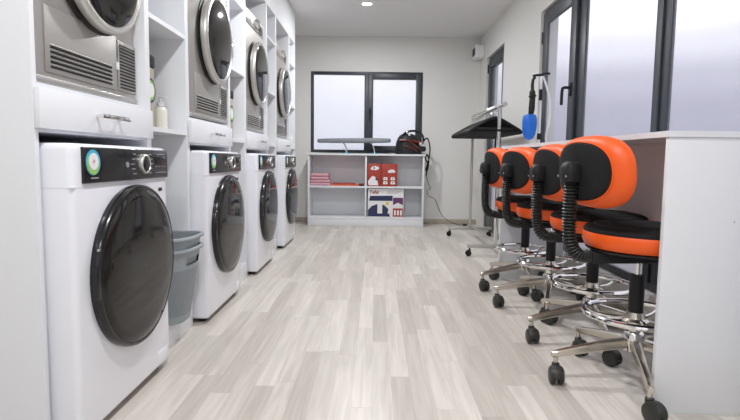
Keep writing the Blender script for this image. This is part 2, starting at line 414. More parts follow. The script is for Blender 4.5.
# ------------------------------------------------------------------ washing machine (front at local x = 0)
def round_outline(hw, hh, p, n):
    out = []
    for i in range(n):
        a = 2*PI*i/n; c, s_ = math.cos(a), math.sin(a)
        out.append((hw * math.copysign(abs(c)**(2/p), c), hh * math.copysign(abs(s_)**(2/p), s_)))
    return out
def make_washer():
    t = thing('washing_machine', 'white front-loading washing machine nearest the camera, below the first silver dryer', 'washing machine', group='white front-loading washing machines')
    g = G(); g.box(-.58, 0, -.30, .30, .022, .845, .018, 4)
    g.build('body', 'enamel', t)
    # thin horizontal seam under the top cover and control strip
    G().box(-.5795, .0006, -.3004, .3004, .7255, .7275).build('cover_seam', 'lam', t)
    for sx in (-.53, -.05):
        for sy in (-.24, .24):
            G().lathe([(.022, 0), (.024, .006), (.020, .024)], (sx, sy, 0), n=16).build('foot', 'black', t)
    p = G().box(-.004, .008, -.258, .291, .735, .836, .004, 3).build('control_panel', 'blackgloss', t)
    kn = G().lathe([(.033, 0), (.033, .012), (.031, .015), (.029, .016), (.027, .0125)], (.0082, .085, .787), (1, 0, 0), 32, cap=False)
    kn.build('knob', 'steel_l', p)
    g = G().lathe([(.0275, -.010), (.0272, .001), (.022, .004), (.004, .0045)], (.0200, .085, .787), (1, 0, 0), 24); g.build('knob_cap', 'blackgloss', p)
    # printed marks beside the dial and on the display
    g = G()
    for i in range(5):
        for s in (-1, 1):
            wdt = random.uniform(.018, .032)
            y = .085 + s * (.056 + .006 * (2 - abs(i - 2))) ; g.box(.0078, .0086, y - wdt/2, y + wdt/2, .7535 + i*.016, .7565 + i*.016)
    for i in range(6): g.box(.0078, .0086, .19 + i*.015, .198 + i*.015, .753, .757)
    for i in range(4): g.box(.0078, .0086, .185 + i*.024, .196 + i*.024, .775, .778)
    g.box(.0078, .0086, .20, .262, .818, .822)
    g.box(.0078, .0086, -.226, -.188, .7475, .7515)
    g.build('printed_marks', 'dim_print', p)
    G().box(.0078, .0088, .185, .268, .785, .812, .0003).build('display', 'darkglass', p)
    G().lathe([(.009, 0), (.009, .002)], (.008, -.02, .785), (1, 0, 0), 16, sy=1).build('power_button', 'steel_l', p)
    # round energy sticker
    st = G(); st.lathe([(.036, 0), (.036, .0012)], (.0079, -.214, .793), (1, 0, 0), 28); st = st.build('round_sticker', 'cyan', p)
    g = G(); g.lathe([(.030, 0), (.030, .0008)], (.0092, -.215, .789), (1, 0, 0), 28, mi=0)
    g.lathe([(.024, 0), (.024, .0008)], (.0101, -.214, .796), (1, 0, 0), 28, mi=1)
    g.lathe([(.005, 0), (.005, .0008)], (.0110, -.214, .797), (1, 0, 0), 16, mi=2)
    g.build('sticker_print', ['green', 'white', 'pink'], p)
    G().box(.0, .0012, .222, .252, .686, .698, .0004).build('badge', 'black', t)
    G().box(-.001, .0018, .19, .268, .035, .085, .001).build('filter_flap', 'enamel', t)
    # door: outer black ring then dark domed glass
    cz = .454
    d = G().lathe([(.264, -.001), (.266, .010), (.264, .022), (.260, .027), (.254, .028), (.249, .024)], (0, .028, cz), (1, 0, 0), 72, cap=False)
    d = d.build('door', 'blackgloss', t)
    G().lathe([(.2525, .0245), (.247, .029), (.22, .033), (.16, .037), (.09, .039), (.03, .0395), (.001, .0396)], (0, .028, cz), (1, 0, 0), 72, cap=False).build('door_glass', 'darkglass', d)
    G().box(.022, .0285, -.234, -.227, cz + .09, cz + .097, .001).build('handle_mark', 'steel_l', d)
    G().box(.012, .028, -.244, -.228, cz - .05, cz + .05, .005).build('handle', 'blackgloss', d)
    return t
w0 = make_washer()
XW = -.797
w0.location = (XW, 1.610, 0)
wl = ['white front-loading washing machine second from the camera, beside the grey laundry baskets',
      'white front-loading washing machine third from the camera',
      'white front-loading washing machine farthest from the camera, nearest the back wall']
for i in range(3): place(w0, (XW - .006, AP[i+1] + .334 + (.01, 0, 0)[i], 0), label=wl[i])

# ------------------------------------------------------------------ tumble dryer
def make_dryer():
    t = thing('tumble_dryer', 'silver tumble dryer nearest the camera, only its grilles and lower door in view', 'dryer', group='silver tumble dryers')
    G().box(-.56, 0, -.298, .298, .006, .85, .022, 5).build('body', 'steel', t)
    G().box(-.03, .004, -.292, .292, .006, .026, .004).build('foot_rail', 'steel_l', t)
    # service flap with five slots
    f = G().box(-.001, .004, -.232, .148, .038, .222, .0035).build('service_flap', 'steel', t)
    g = G()
    for i in range(5): g.box(.0032, .0048, -.212, .112, .052 + i*.0135, .0575 + i*.0135)
    g.build('slots', 'vent', f)
    g = G()
    for i in range(5): g.prism([(.0035, .0577 + i*.0135), (.010, .0600 + i*.0135), (.0035, .0650 + i*.0135)], 'y', -.214, .114)
    g.build('louvres', 'steel_l', f)
    G().box(.0032, .010, .142, .152, .11, .135, .001).build('latch', 'white', f)
    v = G().box(-.001, .004, .156, .286, .040, .214, .0035).build('vent_grille', 'steel', t)
    g = G()
    for i in range(14): g.box(.0032, .0048, .166, .277, .050 + i*.0112, .0555 + i*.0112)
    g.build('slots', 'vent', v)
    g = G()
    for i in range(13): g.prism([(.0035, .0556 + i*.0112), (.008, .0575 + i*.0112), (.0035, .0607 + i*.0112)], 'y', .166, .277)
    g.build('louvres', 'steel_l', v)
    # control strip
    p = G().box(-.01, .006, -.288, .288, .738, .838, .006, 3).build('control_panel', 'steel_l', t)
    G().lathe([(.036, 0), (.036, .012), (.030, .026), (.002, .027)], (.006, .03, .788), (1, 0, 0), 28).build('knob', 'chrome', p)
    G().box(.0055, .008, .11, .25, .765, .812, .001).build('display', 'blackgloss', p)
    G().box(.0055, .0085, -.27, -.10, .755, .822, .003).build('water_drawer', 'steel', p)
    g = G()
    for i in range(4): g.lathe([(.006, 0), (.005, .004)], (.0062, .13 + i*.028, .752), (1, 0, 0), 12)
    g.build('buttons', 'blackgloss', p)
    # door: dark gasket step, thick bright ring, dark glass
    cz = .430
    d = G().lathe([(.190, -.001), (.211, .014), (.222, .018), (.225, .032), (.222, .046), (.216, .052), (.205, .052), (.200, .046)], (0, .030, cz), (1, 0, 0), 72, cap=False).build('door', 'steel_l', t)
    G().lathe([(.229, -.001), (.228, .006), (.212, .0135)], (0, .030, cz), (1, 0, 0), 64, cap=False).build('seal', 'gasket', d)
    G().lathe([(.2015, .0465), (.195, .050), (.16, .055), (.09, .059), (.03, .061), (.001, .061)], (0, .030, cz), (1, 0, 0), 72, cap=False).build('door_glass', 'darkglass', d)
    G().box(.037, .056, .238, .250, cz - .05, cz + .05, .005).build('handle', 'chrome', d)
    return t
d0 = make_dryer(); ZD = 1.0005
d0.location = (-.902, 1.6095, ZD)
dlb = ['silver tumble dryer with its whole round door in view, second from the camera', 'silver tumble dryer third from the camera, above the third washing machine', 'silver tumble dryer farthest from the camera, at the end of the row']
for i in range(3): place(d0, ((-.876, -.892, -.892)[i], AP[i+1] + .342, ZD), label=dlb[i])

# ------------------------------------------------------------------ things in the shelf columns
def make_basket(name, label, z, hl0, hw0, hl1, hw1, h, loc):
    t = thing(name, label, 'laundry basket', (loc[0], loc[1], z), group='nested grey laundry baskets')
    n = 64; bm = bmesh.new(); uv = bm.loops.layers.uv.new('UVMap')
    def ringv(hl, hw, zz): return [bm.verts.new((x, y, zz)) for x, y in round_outline(hl, hw, 3.2, n)]
    K = 10; outer = [ringv(hl0 + (hl1-hl0)*k/K, hw0 + (hw1-hw0)*k/K, h*k/K) for k in range(K+1)]
    inner = [ringv(hl0 + (hl1-hl0)*k/K - .004, hw0 + (hw1-hw0)*k/K - .004, max(.004, h*k/K)) for k in range(K, -1, -1)]
    rings = outer + inner
    for r_i, (a, b) in enumerate(zip(rings, rings[1:])):
        for i in range(n):
            j = (i+1) % n
            # handle cut-outs at both narrow ends
            k = r_i if r_i < K else (2*K - r_i if r_i > K else -1)
            ang = min(abs(i), abs(i - n/2), abs(i + 1 - n), abs(i + 1 - n/2), n - i)
            if k in (8,) and (i in (n-4, n-3, n-2, n-1, 0, 1, 2, 3) or i in range(n//2 - 4, n//2 + 4)): continue
            f = bm.faces.new((a[i], a[j], b[j], b[i])); f.smooth = True
            for lp, (ii, rr) in zip(f.loops, ((i, a), (i+1, a), (i+1, b), (i, b))):
                lp[uv].uv = (ii / n * 3.2, rr[0].co.z / h)
    bm.faces.new(outer[0][::-1]); bm.faces.new(inner[-1])
    me = bpy.data.meshes.new('tub'); bm.to_mesh(me); bm.free(); me.set_sharp_from_angle(angle=.7); me.materials.append(M['basket'])
    o = bpy.data.objects.new('tub', me); col.objects.link(o); o.parent = t
    g = G(); pts = [(x, y, h - .002 + .006 * math.cos(2 * math.atan2(y, x))) for x, y in round_outline(hl1 + .006, hw1 + .006, 3.2, 48)]
    g.tube(pts, .009, 8, closed=True); g.build('rim', 'basket', t)
    return t
bx, by = -.985, 2.147
make_basket('laundry_basket', 'grey perforated plastic laundry basket, the lower one, standing in the first open shelf column', .099, .165, .105, .212, .140, .318, (bx, by))
make_basket('laundry_basket', 'grey plastic laundry basket nested inside the other, its rim sticking up above', .146, .156, .096, .215, .142, .322, (bx, by))
def make_tub(loc, label):
    t = thing('detergent_tub', label, 'tub', loc, group='detergent tubs on the open shelves')
    G().box(-.055, .055, -.05, .05, 0, .262, .012, 3).build('tub', 'tan', t)
    G().box(-.058, .058, -.053, .053, .252, .312, .012, 3).build('lid', 'black', t)
    g = G(); g.lathe([(.052, 0), (.052, .0012)], (.0552, 0, .16), (1, 0, 0), 28, mi=0); g.lathe([(.042, 0), (.042, .0012)], (.0566, 0, .16), (1, 0, 0), 28, mi=1)
    g.lathe([(.030, 0), (.030, .0012)], (.058, 0, .16), (1, 0, 0), 28, mi=2)
    g.lathe([(.052, 0), (.052, .0012)], (0, -.0502, .16), (0, -1, 0), 28, mi=0); g.lathe([(.042, 0), (.042, .0012)], (0, -.0516, .16), (0, -1, 0), 28, mi=1)
    g.lathe([(.030, 0), (.030, .0012)], (0, -.053, .16), (0, -1, 0), 28, mi=2)
    g.build('label_print', ['navy', 'green', 'white'], t)
    return t
tb = make_tub((-1.005, 2.125, .9305), 'tall tan detergent tub with black lid on the shelf above the baskets')
place(tb, (-.97, 3.20, .9305), label='tan detergent tub with black lid just behind the second silver dryer')
place(tb, (-.985, 4.25, .9305), label='tan detergent tub with black lid just behind the third silver dryer')
t = thing('pump_bottle', 'small cream bottle with a pale cap beside the first detergent tub', 'bottle', (-.955, 2.235, .9305))
G().lathe([(.026, 0), (.029, .004), (.029, .085), (.022, .098), (.012, .104)], n=20).build('bottle', 'cream', t)
g = G(); g.lathe([(.015, .1045), (.015, .12), (.006, .123), (.006, .14)], n=16); g.box(-.008, .03, -.006, .006, .14, .148, .002); g.build('pump', 'hose', t)
t = thing('white_canister', 'small white canister on a shelf of the last open column', 'canister', (-.90, 5.30, .9305))
G().lathe([(.03, 0), (.032, .004), (.032, .10), (.028, .105)], n=20).build('canister', 'white', t)
G().lathe([(.026, .1052), (.026, .13), (.022, .134)], n=20).build('cap', 'white', t)

# ------------------------------------------------------------------ low shelf by the back wall
SY0, SY1 = 6.07, 6.40; SX0, SX1 = -.815, .60
t = thing('low_bookshelf', 'low white open shelf unit with four compartments under the back window', 'shelf unit', ((SX0+SX1)/2, 6.235, 0))
for a, b in ((SX0, SX0 + .02), (SX1 - .02, SX1)):
    G().box(a, b, SY0, SY1, 0, .862, .001).build('side_panel', 'desk', t, world=True)
G().box(-.118, -.098, SY0, SY1, .108, .862, .001).build('divider', 'desk', t, world=True)
G().box(SX0 - .012, SX1 + .012, SY0 - .012, SY1, .8625, .884, .001).build('top', 'desk', t, world=True)
for a, b in ((SX0 + .02, -.118), (-.098, SX1 - .02)):
    G().box(a, b, SY0 + .002, SY1, .468, .490, .001).build('shelf', 'desk', t, world=True)
G().box(SX0 + .02, SX1 - .02, SY0 + .002, SY1, .086, .107, .001).build('bottom_panel', 'desk', t, world=True)
G().box(SX0 + .02, SX1 - .02, SY0 + .004, SY0 + .022, .001, .0855, .001).build('plinth', 'desk', t, world=True)
G().box(SX0 + .02, SX1 - .02, SY1 - .006, SY1, .108, .862).build('back_panel', 'desk', t, world=True)

def folded(g, x0, x1, y0, y1, z0, z1):
    # one fold of cloth: rounded long edge at the front
    h = (z1 - z0) / 2; zc = (z0 + z1) / 2
    pr = [(y0 + h + math.cos(a) * -h, zc + math.sin(a) * h) for a in [PI/2 - PI*i/10 for i in range(11)]]
    pr += [(y1, z0), (y1, z1)]
    g.prism(pr, 'x', x0, x1, bev=.006)
for i, (z0, z1, x0, x1) in enumerate(((.4905, .558, -.79, -.545), (.5585, .638, -.78, -.565))):
    g = G(); folded(g, x0, x1, 6.10, 6.30, z0, (z0+z1)/2 - .0005); folded(g, x0 + .004, x1 - .003, 6.102, 6.30, (z0+z1)/2, z1)
    tag(g.build('folded_towel', 'pink'), ['pink folded towel at the bottom of the stack on the low shelf', 'pink folded towel on top of the stack on the low shelf'][i], 'towel', 'pink folded towels')
for i, (x0, x1, z0, z1, mname, lb) in enumerate(((-.535, -.20, .4905, .507, 'orangec', 'flat orange booklet lying lowest on the shelf beside the pink towels'),
        (-.52, -.24, .5075, .522, 'red', 'flat red pouch lying on top of the orange booklet'))):
    tag(G().box(x0, x1, 6.10, 6.30, z0, z1, .005, 3).build(('booklet', 'pouch')[i], mname), lb, ('booklet', 'pouch')[i])
t = thing('brush', 'small dark brush lying against the divider on the low shelf', 'brush', (-.16, 6.2, .4905))
G().box(-.035, .03, -.09, .05, .012, .030, .006, 3).build('brush_body', 'dkred', t); G().box(-.032, .027, -.088, .048, 0, .012).build('bristles', 'black', t)

def lettering(txt, size, loc, mname, parent, rot=(PI/2, 0, 0), sx=1):
    cu = bpy.data.curves.new('lettering', 'FONT'); cu.body = txt; cu.size = size; cu.extrude = .0006; cu.offset = size * .022
    o = bpy.data.objects.new('lettering', cu); col.objects.link(o); o.parent = parent; o.location = loc; o.rotation_euler = rot; o.scale = (sx, 1, 1)
    cu.materials.append(M[mname]); bpy.context.view_layer.update()
    me = bpy.data.meshes.new_from_object(o); bpy.data.objects.remove(o)
    o = bpy.data.objects.new('lettering', me); col.objects.link(o); o.parent = parent; o.location = loc; o.rotation_euler = rot; o.scale = (sx, 1, 1)
    return o
# two upper boxes, red and white print with a steam cleaner-like picture
def up_box(x0, x1, label, k):
    t = thing('product_box', label, 'box', ((x0+x1)/2, 6.19, .4905), group='red boxes on the low shelf')
    hw = (x1-x0)/2; h = .275
    b = G().box(-hw, hw, -.09, .09, 0, h, .002).build('carton', 'red', t)
    yf = -.0905
    if k == 0:
        g = G(); g.prism([(-.065, .012), (-.075, .06), (-.045, .10), (-.02, .125), (.0, .12), (.03, .10), (.045, .05), (.05, .012)], 'y', yf - .001, yf + .0005, 0)
        g.prism([(-.045, .205), (-.03, .235), (.01, .248), (.055, .235), (.06, .21), (.02, .195)], 'y', yf - .001, yf + .0005, 0)
        g.lathe([(.016, 0), (.016, .0022)], (.03, yf + .0003, .088), (0, -1, 0), 18, mi=1); g.lathe([(.011, 0), (.011, .0022)], (.0, yf + .0003, .222), (0, -1, 0), 16, mi=1)
        g.build('front_print', ['white', 'navy'], t)
    else:
        g = G()
        g.prism([(-.01, .165), (-.02, .185), (.01, .205), (.055, .205), (.075, .185), (.07, .168)], 'y', yf - .001, yf + .0005, 0)
        for px in (-.045, .045):
            for pz in (.045, .095):
                g.prism([(px - .028, pz - .018), (px + .028, pz - .018), (px + .022, pz + .018), (px - .022, pz + .018)], 'y', yf - .001, yf + .0005, 0)
                g.lathe([(.008, 0), (.008, .002)], (px, yf + .0003, pz), (0, -1, 0), 14, mi=1)
        g.build('front_print', ['white', 'red'], t)
up_box(-.088, .072, 'narrow red box with one large white picture, left of the wider red box', 0)
up_box(.078, .272, 'wider red box printed with several small white pictures, right of the narrow one', 1)
t = thing('product_box', 'large white and navy printed appliance box in the lower right compartment of the low shelf', 'box', (.137, 6.19, .108))
G().box(-.218, .218, -.09, .09, 0, .352, .002).build('carton', 'white', t)
yf = -.0905
g = G(); g.prism([(-.205, .205), (.085, .205), (.085, .27), (-.19, .265)], 'y', yf - .001, yf + .0005, 0)
g.prism([(-.215, .012), (-.215, .09), (-.17, .14), (-.10, .165), (-.02, .155), (.03, .11), (.055, .012)], 'y', yf - .0012, yf + .0005, 1)
g.prism([(.09, .012), (.212, .012), (.212, .115), (.09, .115)], 'y', yf - .001, yf + .0005, 2)
g.prism([(.09, .155), (.15, .185), (.212, .155), (.212, .245), (.09, .245)], 'y', yf - .001, yf + .0005, 3)
g.prism([(-.10, .05), (-.04, .05), (-.04, .165), (-.10, .165)], 'y', yf - .0018, yf + .0005, 4)
g.lathe([(.022, 0), (.022, .0022)], (.02, yf, .175), (0, -1, 0), 18, mi=5)
g.prism([(.025, .05), (.075, .05), (.085, .15), (.045, .16)], 'y', yf - .0016, yf + .0005, 4)
for i in range(3): g.prism([(.105 + i*.036, .03), (.128 + i*.036, .03), (.128 + i*.036, .09), (.105 + i*.036, .09)], 'y', yf - .0018, yf + .0005, 4)
for i in range(3): g.prism([(.02, .327 - i*.016), (.20 - .03*i, .327 - i*.016), (.20 - .03*i, .333 - i*.016), (.02, .333 - i*.016)], 'y', yf - .001, yf + .0005, 6)
g.build('front_print', ['navy', 'navy', 'red', 'purple', 'white', 'yellow', 'steel'], t)
lettering('Tefal', .058, (-.20, yf - .0006, .293), 'red', t)

# ironing board standing on the low shelf's top
t = thing('ironing_board', 'small grey table-top ironing board on thin wire legs on the low shelf', 'ironing board', (-.262, 6.22, .8845))
g = G(); out = []
for i in range(64):
    a = 2*PI*i/64; x = .455*math.cos(a); y = .145*math.sin(a)
    y *= 1.0 if x > -.1 else max(.32, 1 - ((-x - .1)/.36)**1.6 * .7)
    x = .455*math.copysign(abs(math.cos(a))**.8, math.cos(a)); out.append((x, y))
rings = []
for s_, zz in ((.96, .135), (1, .145), (1, .172), (.97, .185), (.7, .188)): rings.append([g.bm.verts.new((x*s_, y*s_, zz + (.006*(x/.455)))) for x, y in out])
g.bridge(rings); g.bm.faces.new(rings[0][::-1]); g.bm.faces.new(rings[-1]); g.build('board', 'grey', t)
for x in (-.09, .255):
    L_ = G(); L_.tube([(x - .05, -.10, .138), (x - .02, -.11, .10), (x, -.11, .02), (x, -.11, .006), (x, .11, .006), (x, .11, .02), (x - .02, .11, .10), (x - .05, .10, .138)], .005, 8, smooth=4)
    lg = L_.build('leg', 'hose', t)
    G().box(x - .05, x + .05, -.118, -.103, .0, .012, .003).build('foot', 'teal', lg)
    G().box(x - .05, x + .05, .103, .118, .0, .012, .003).build('foot', 'teal', lg)

# steam station iron on the low shelf
t = thing('steam_station', 'black and dark red steam iron station with looped cord on the low shelf', 'steam iron', (.425, 6.22, .8845))
g = G()
rings = []
for k in range(13):
    f = k/12; z = .255*math.sin(f*PI/2); s_ = max(.02, math.cos(f*PI/2)**.62)
    rings.append([g.bm.verts.new((-.012 - .02*f + x*s_, y*s_, z)) for x, y in round_outline(.165, .12, 2.3, 40)])
g.bridge(rings); g.bm.faces.new(rings[0][::-1]); g.bm.faces.new(rings[-1]); g.build('body', 'black', t)
g = G(); g.tube([(-.10, -.05, .215), (-.05, -.06, .265), (.03, -.06, .285), (.11, -.06, .27), (.155, -.06, .22), (.165, -.06, .16)], .014, 10, smooth=5); g.build('handle', 'blackgloss', t)
g = G()
for (a, b, c_, r) in (((-.13, -.10, .17), (-.02, -.118, .16), (.10, -.10, .07), .010), ((.02, -.105, .17), (.08, -.10, .15), (.16, -.07, .14), .015), ((-.08, -.118, .10), (.0, -.125, .08), (.08, -.11, .04), .008)):
    g.tube([a, b, c_], r, 8, smooth=6)
g.build('trim', 'dkred', t)
g = G(); g.box(.10, .195, -.09, .02, .035, .10, .02, 3); g.build('nozzle', 'blackgloss', t)
g = G(); g.lathe([(.020, 0), (.020, .015), (.012, .018)], (.13, -.09, .125), (0, -1, 0), 18); g.build('dial', 'steel_l', t)
g = G(); g.lathe([(.014, 0), (.012, .010)], (-.01, -.062, .235), (0, -1, 0), 14); g.build('button', 'white', t)
cord = [(.15, -.06, .14), (.21, -.05, .20), (.245, -.05, .10), (.24, -.06, -.02), (.215, -.06, -.14), (.20, -.06, -.19), (.225, -.055, -.17), (.235, -.06, -.06), (.21, -.06, .0), (.195, -.06, -.05), (.23, -.05, -.13), (.215, -.06, -.20), (.215, .02, -.26), (.25, .06, -.36), (.28, .07, -.42), (.235, .08, -.45), (.26, .09, -.52), (.34, .10, -.56), (.40, .10, -.70), (.47, .08, -.80), (.60, .06, -.868), (.70, .04, -.876)]
g = G(); g.tube(cord[:13], .0085, 8, smooth=6); c1 = g.build('hose', 'black', t)
g = G(); g.tube(cord[12:], .0035, 6, smooth=6); g.build('power_cord', 'black', t)
g = G(); g.box(.69, .745, .025, .055, -.8835, -.862, .006); g.build('plug', 'black', t)

# ------------------------------------------------------------------ counter desk along the right wall
DX0, DX1 = .912, .862; DY0, DY1 = 1.571, 3.42
t = thing('counter_desk', 'long white laminate counter desk under the right-hand windows', 'desk', (1.1, 2.5, 0))
G().prism([(DX0 - .004, DY0 - .004), (1.305, DY0 - .004), (1.305, DY1 + .01), (DX1 - .004, DY1 + .01)], 'z', .893, .912).build('worktop', 'desk', t, world=True)
G().box(DX0, 1.305, DY0, DY0 + .018, 0, .8925, .001).build('side_panel', 'desk', t, world=True)
G().box(DX1, 1.297, DY1 - .02, DY1, 0, .8925, .001).build('side_panel', 'desk', t, world=True)
G().box(1.17, 1.188, DY0 + .0205, DY1 - .0205, .565, .8925).build('back_panel', 'desk', t, world=True)

g = G(); g.lathe([(.003, 0), (.0025, .0008)], (1.131, DY0 - .0002, .63), (0, -1, 0), 12)
g.build('screw_cap', 'steel', t, world=True)
g = G(); g.lathe([(.003, 0), (.0025, .0008)], (1.142, DY0 - .0002, .838), (0, -1, 0), 12)
g.build('screw_cap', 'steel', t, world=True)
# hose stand with its hose, clamped to the counter's far end
HX, HY = 1.078, 3.33
t = thing('hose_stand', 'thin white upright pole holding a pale hose at the far end of the counter', 'stand', (HX, HY, .9125))
g = G(); g.lathe([(.035, 0), (.035, .008), (.012, .014), (.0085, .02), (.0085, .452), (.005, .456)], n=16); g.build('pole', 'white', t)
G().lathe([(.013, .045), (.013, .085)], n=12).build('clip', 'black', t); G().lathe([(.011, .30), (.011, .37)], n=12).build('clip', 'black', t)
g = G(); g.tube([(-.055, -.01, .455), (-.03, 0, .462), (.0, 0, .464), (.03, .0, .475), (.055, .0, .472)], .008, 8, smooth=4); g.build('hook_arm', 'black', t)
g = G(); g.tube([(.01, 0, .455), (.03, -.01, .40), (.055, -.02, .30), (.06, -.02, .18), (.04, -.02, .08), (.045, -.02, .012)], .007, 8, smooth=6); g.build('hose', 'hose', t)
# hanging iron with blue sole cover
t = thing('steam_iron', 'bright blue steam iron hanging nose down by its black handle beside the pole', 'iron', (HX - .072, HY - .02, .952))
g = G(); rings = []
for z, hx, hy in ((.0, .004, .004), (.010, .026, .022), (.035, .039, .031), (.08, .045, .037), (.12, .046, .038), (.15, .043, .036), (.164, .036, .03), (.168, .02, .018)):
    rings.append([g.bm.verts.new((x, y, z)) for x, y in round_outline(hx, hy, 2.6, 28)])
g.bridge(rings); g.bm.faces.new(rings[0][::-1]); g.bm.faces.new(rings[-1]); g.build('soleplate_cover', 'blue', t)
g = G(); g.lathe([(.007, -.012), (.007, .004)], n=10); g.build('tip', 'steel_l', t)
g = G(); rings = []
g.tube([(.005, 0, .165), (.010, 0, .19), (.012, 0, .24), (.014, 0, .285)], [.016, .019, .021, .020, .019, .019], 12, smooth=3)
g.tube([(.014, 0, .28), (.012, 0, .30), (.010, 0, .355), (.014, 0, .392), (.028, .005, .404)], [.026, .020, .011, .010, .009, .008], 10, smooth=4); g.build('handle', 'black', t)

# ------------------------------------------------------------------ stools
def make_stool():
    t = thing('drafting_stool', '', 'stool', group='orange and black stools at the counter')
    # five-legged base; every leg carries a caster
    leg0 = None
    g = G(); rings = []
    for r, hw, z0, z1 in ((.022, .020, .132, .172), (.10, .017, .122, .158), (.20, .0135, .107, .138), (.280, .0115, .094, .119), (.296, .010, .092, .114), (.302, .006, .094, .110)):
        ring = []
        for cy, cz in round_outline(1, 1, 4, 12): ring.append(g.bm.verts.new((r, cy*hw, (z0+z1)/2 + cz*(z1-z0)/2)))
        rings.append(ring)
    g.bridge(rings); g.bm.faces.new(rings[0][::-1]); g.bm.faces.new(rings[-1])
    g.lathe([(.0085, .060), (.0085, .098)], (.285, 0, 0), n=12)
    leg0 = g.build('leg', 'brushed', t)
    c = G()
    for s in (-1, 1):
        c.lathe([(.006, -.001), (.028, 0), (.032, .003), (.0325, .010), (.031, .017), (.024, .021), (.004, .021)], (.022, s*.0045, .0330), (0, s, 0), 24, mi=0)
    # hood over the twin wheels
    hood = [(.022 + .0345*math.cos(a), .034 + .0345*math.sin(a)) for a in [PI*i/12 for i in range(13)]]
    hood += [(.022 - .030, .030), (.022 - .024, .055), (.022 + .008, .055), (.022 + .030, .030)]
    c.prism([(x, z) for x, z in hood], 'y', -.017, .017, bev=.004)
    c.lathe([(.014, .055), (.014, .070), (.009, .074)], (0, 0, 0), n=14)
    cas = c.build('caster', 'rubber', leg0, loc=(.285, 0, 0))
    legs = [leg0]
    for i in range(4):
        l2 = leg0.copy(); col.objects.link(l2); c2 = cas.copy(); col.objects.link(c2); c2.parent = l2; legs.append(l2)
    for i, l in enumerate(legs): l.rotation_euler = (0, 0, PI + i*2*PI/5)
    G().lathe([(.026, .118), (.036, .124), (.038, .148), (.036, .186), (.029, .196), (.024, .198), (.024, .250)], n=28).build('hub', 'chrome', t)
    col_ = G().lathe([(.0255, .2625), (.0255, .405)], n=24).build('gas_column', 'black', t)
    G().lathe([(.012, .4055), (.012, .4515)], n=18).build('piston', 'chrome', col_)
    # foot ring on a collar with three spokes
    f = G(); R = .174
    f.tube([(R*math.cos(2*PI*i/48), R*math.sin(2*PI*i/48), .258) for i in range(48)], .0105, 10, closed=True)
    f = f.build('foot_ring', 'chrome', t)
    G().lathe([(.046, .232), (.048, .238), (.036, .246), (.030, .262), (.0285, .268), (.0265, .268)], n=24, cap=False).build('collar', 'brushed', f)
    for i in range(3):
        a = 2*PI*i/3 + .5; u = Vector((math.cos(a), math.sin(a), 0))
        G().tube([u*.03 + Vector((0, 0, .244)), u*.07 + Vector((0, 0, .236)), u*.13 + Vector((0, 0, .241)), u*.170 + Vector((0, 0, .257))], .0075, 8, smooth=4).build('spoke', 'chrome', f)
    # mechanism plate and lever under the seat
    G().box(-.190, .07, -.035, .035, .452, .493, .006).build('seat_bracket', 'black', t)
    G().tube([(.02, .03, .478), (.06, .12, .474), (.09, .19, .470), (.10, .215, .470)], .006, 8, smooth=4).build('lever', 'black', t)
    G().lathe([(.05, -.006), (.186, -.005), (.193, .0), (.194, .0035), (.18, .006)], (.014, 0, .4995), n=48).build('seat_pan', 'black', t)
    # round seat
    cx = .014; sz = .503
    st = G().lathe([(.12, .004), (.192, .005), (.200, .014), (.206, .030), (.2055, .050), (.200, .064), (.190, .071)], (cx, 0, sz), n=56, cap=True).build('seat', 'orange', t)
    g = G().lathe([(.202, .058), (.2025, .0665), (.196, .076), (.17, .083), (.10, .086), (.03, .085), (.001, .085)], (cx, 0, sz), n=56, cap=False)
    g.build('seat_cover', 'fabric', st)
    g = G()
    for r_ in (.165, .115): g.tube([(cx + r_*math.cos(2*PI*i/48), r_*math.sin(2*PI*i/48), sz + (.0838 if r_ > .14 else .0858)) for i in range(48)], .0016, 6, closed=True)
    g.build('stitching', 'black', st)
    # backrest, sweeping forward at its ends
    bz = .764; n = 64
    def rings_(spec):
        out = []
        for s_, xo_, ex in spec:
            ring = []
            for y, z in round_outline(.216, .126, 2.9 + ex, n):
                yy, zz = y*s_, z*s_
                if s_ > .8: zz = z*s_ if abs(s_-1) < 1e-6 else math.copysign(max(0, abs(z) - (1-s_)*.212*.75), z); yy = math.copysign(max(0, abs(y) - (1-s_)*.212), y)
                ring.append((xo_ + 0.6*yy*yy - (zz*.06), yy, bz + zz))
            out.append(ring)
        return out
    g = G(); sp = [(.80, -.012, 0), (.855, -.013, 0), (.89, -.011, 0), (.94, -.003, 0), (.98, .012, 0), (1.0, .026, 0), (.99, .040, 0), (.95, .050, 0), (.85, .056, 0), (.6, .054, 0), (.3, .052, 0), (.02, .052, 0)]
    rr = [[g.bm.verts.new(p) for p in ring] for ring in rings_(sp)]; g.bridge(rr); g.bm.faces.new(rr[-1])
    bk = g.move(-.230, 0, 0).build('backrest', 'orange', t)
    g = G(); sp = [(.84, -.004, 0), (.845, -.016, 0), (.82, -.020, 0), (.6, -.021, 0), (.3, -.021, 0), (.02, -.021, 0)]
    rr = [[g.bm.verts.new(p) for p in ring] for ring in rings_(sp)]; g.bridge(rr); g.bm.faces.new(rr[-1])
    g.move(-.230, 0, 0).build('back_panel', 'fabric', bk)
    pr = rings_([(.862, -.014, 0)])[0]
    g = G(); g.tube(pr, .0028, 6, closed=True).move(-.230, 0, 0); g.build('piping', 'orange', bk)
    g = G(); rings = []
    for z, hx, hy in ((.728, .028, .034), (.742, .032, .039), (.775, .031, .039), (.792, .025, .034), (.800, .014, .022)):
        rings.append([g.bm.verts.new((-.270 + x, y, z)) for x, y in round_outline(hx, hy, 3.5, 24)])
    g.bridge(rings); g.bm.faces.new(rings[0][::-1]); g.bm.faces.new(rings[-1]); g.build('bracket_cap', 'black', bk)
    g = G()
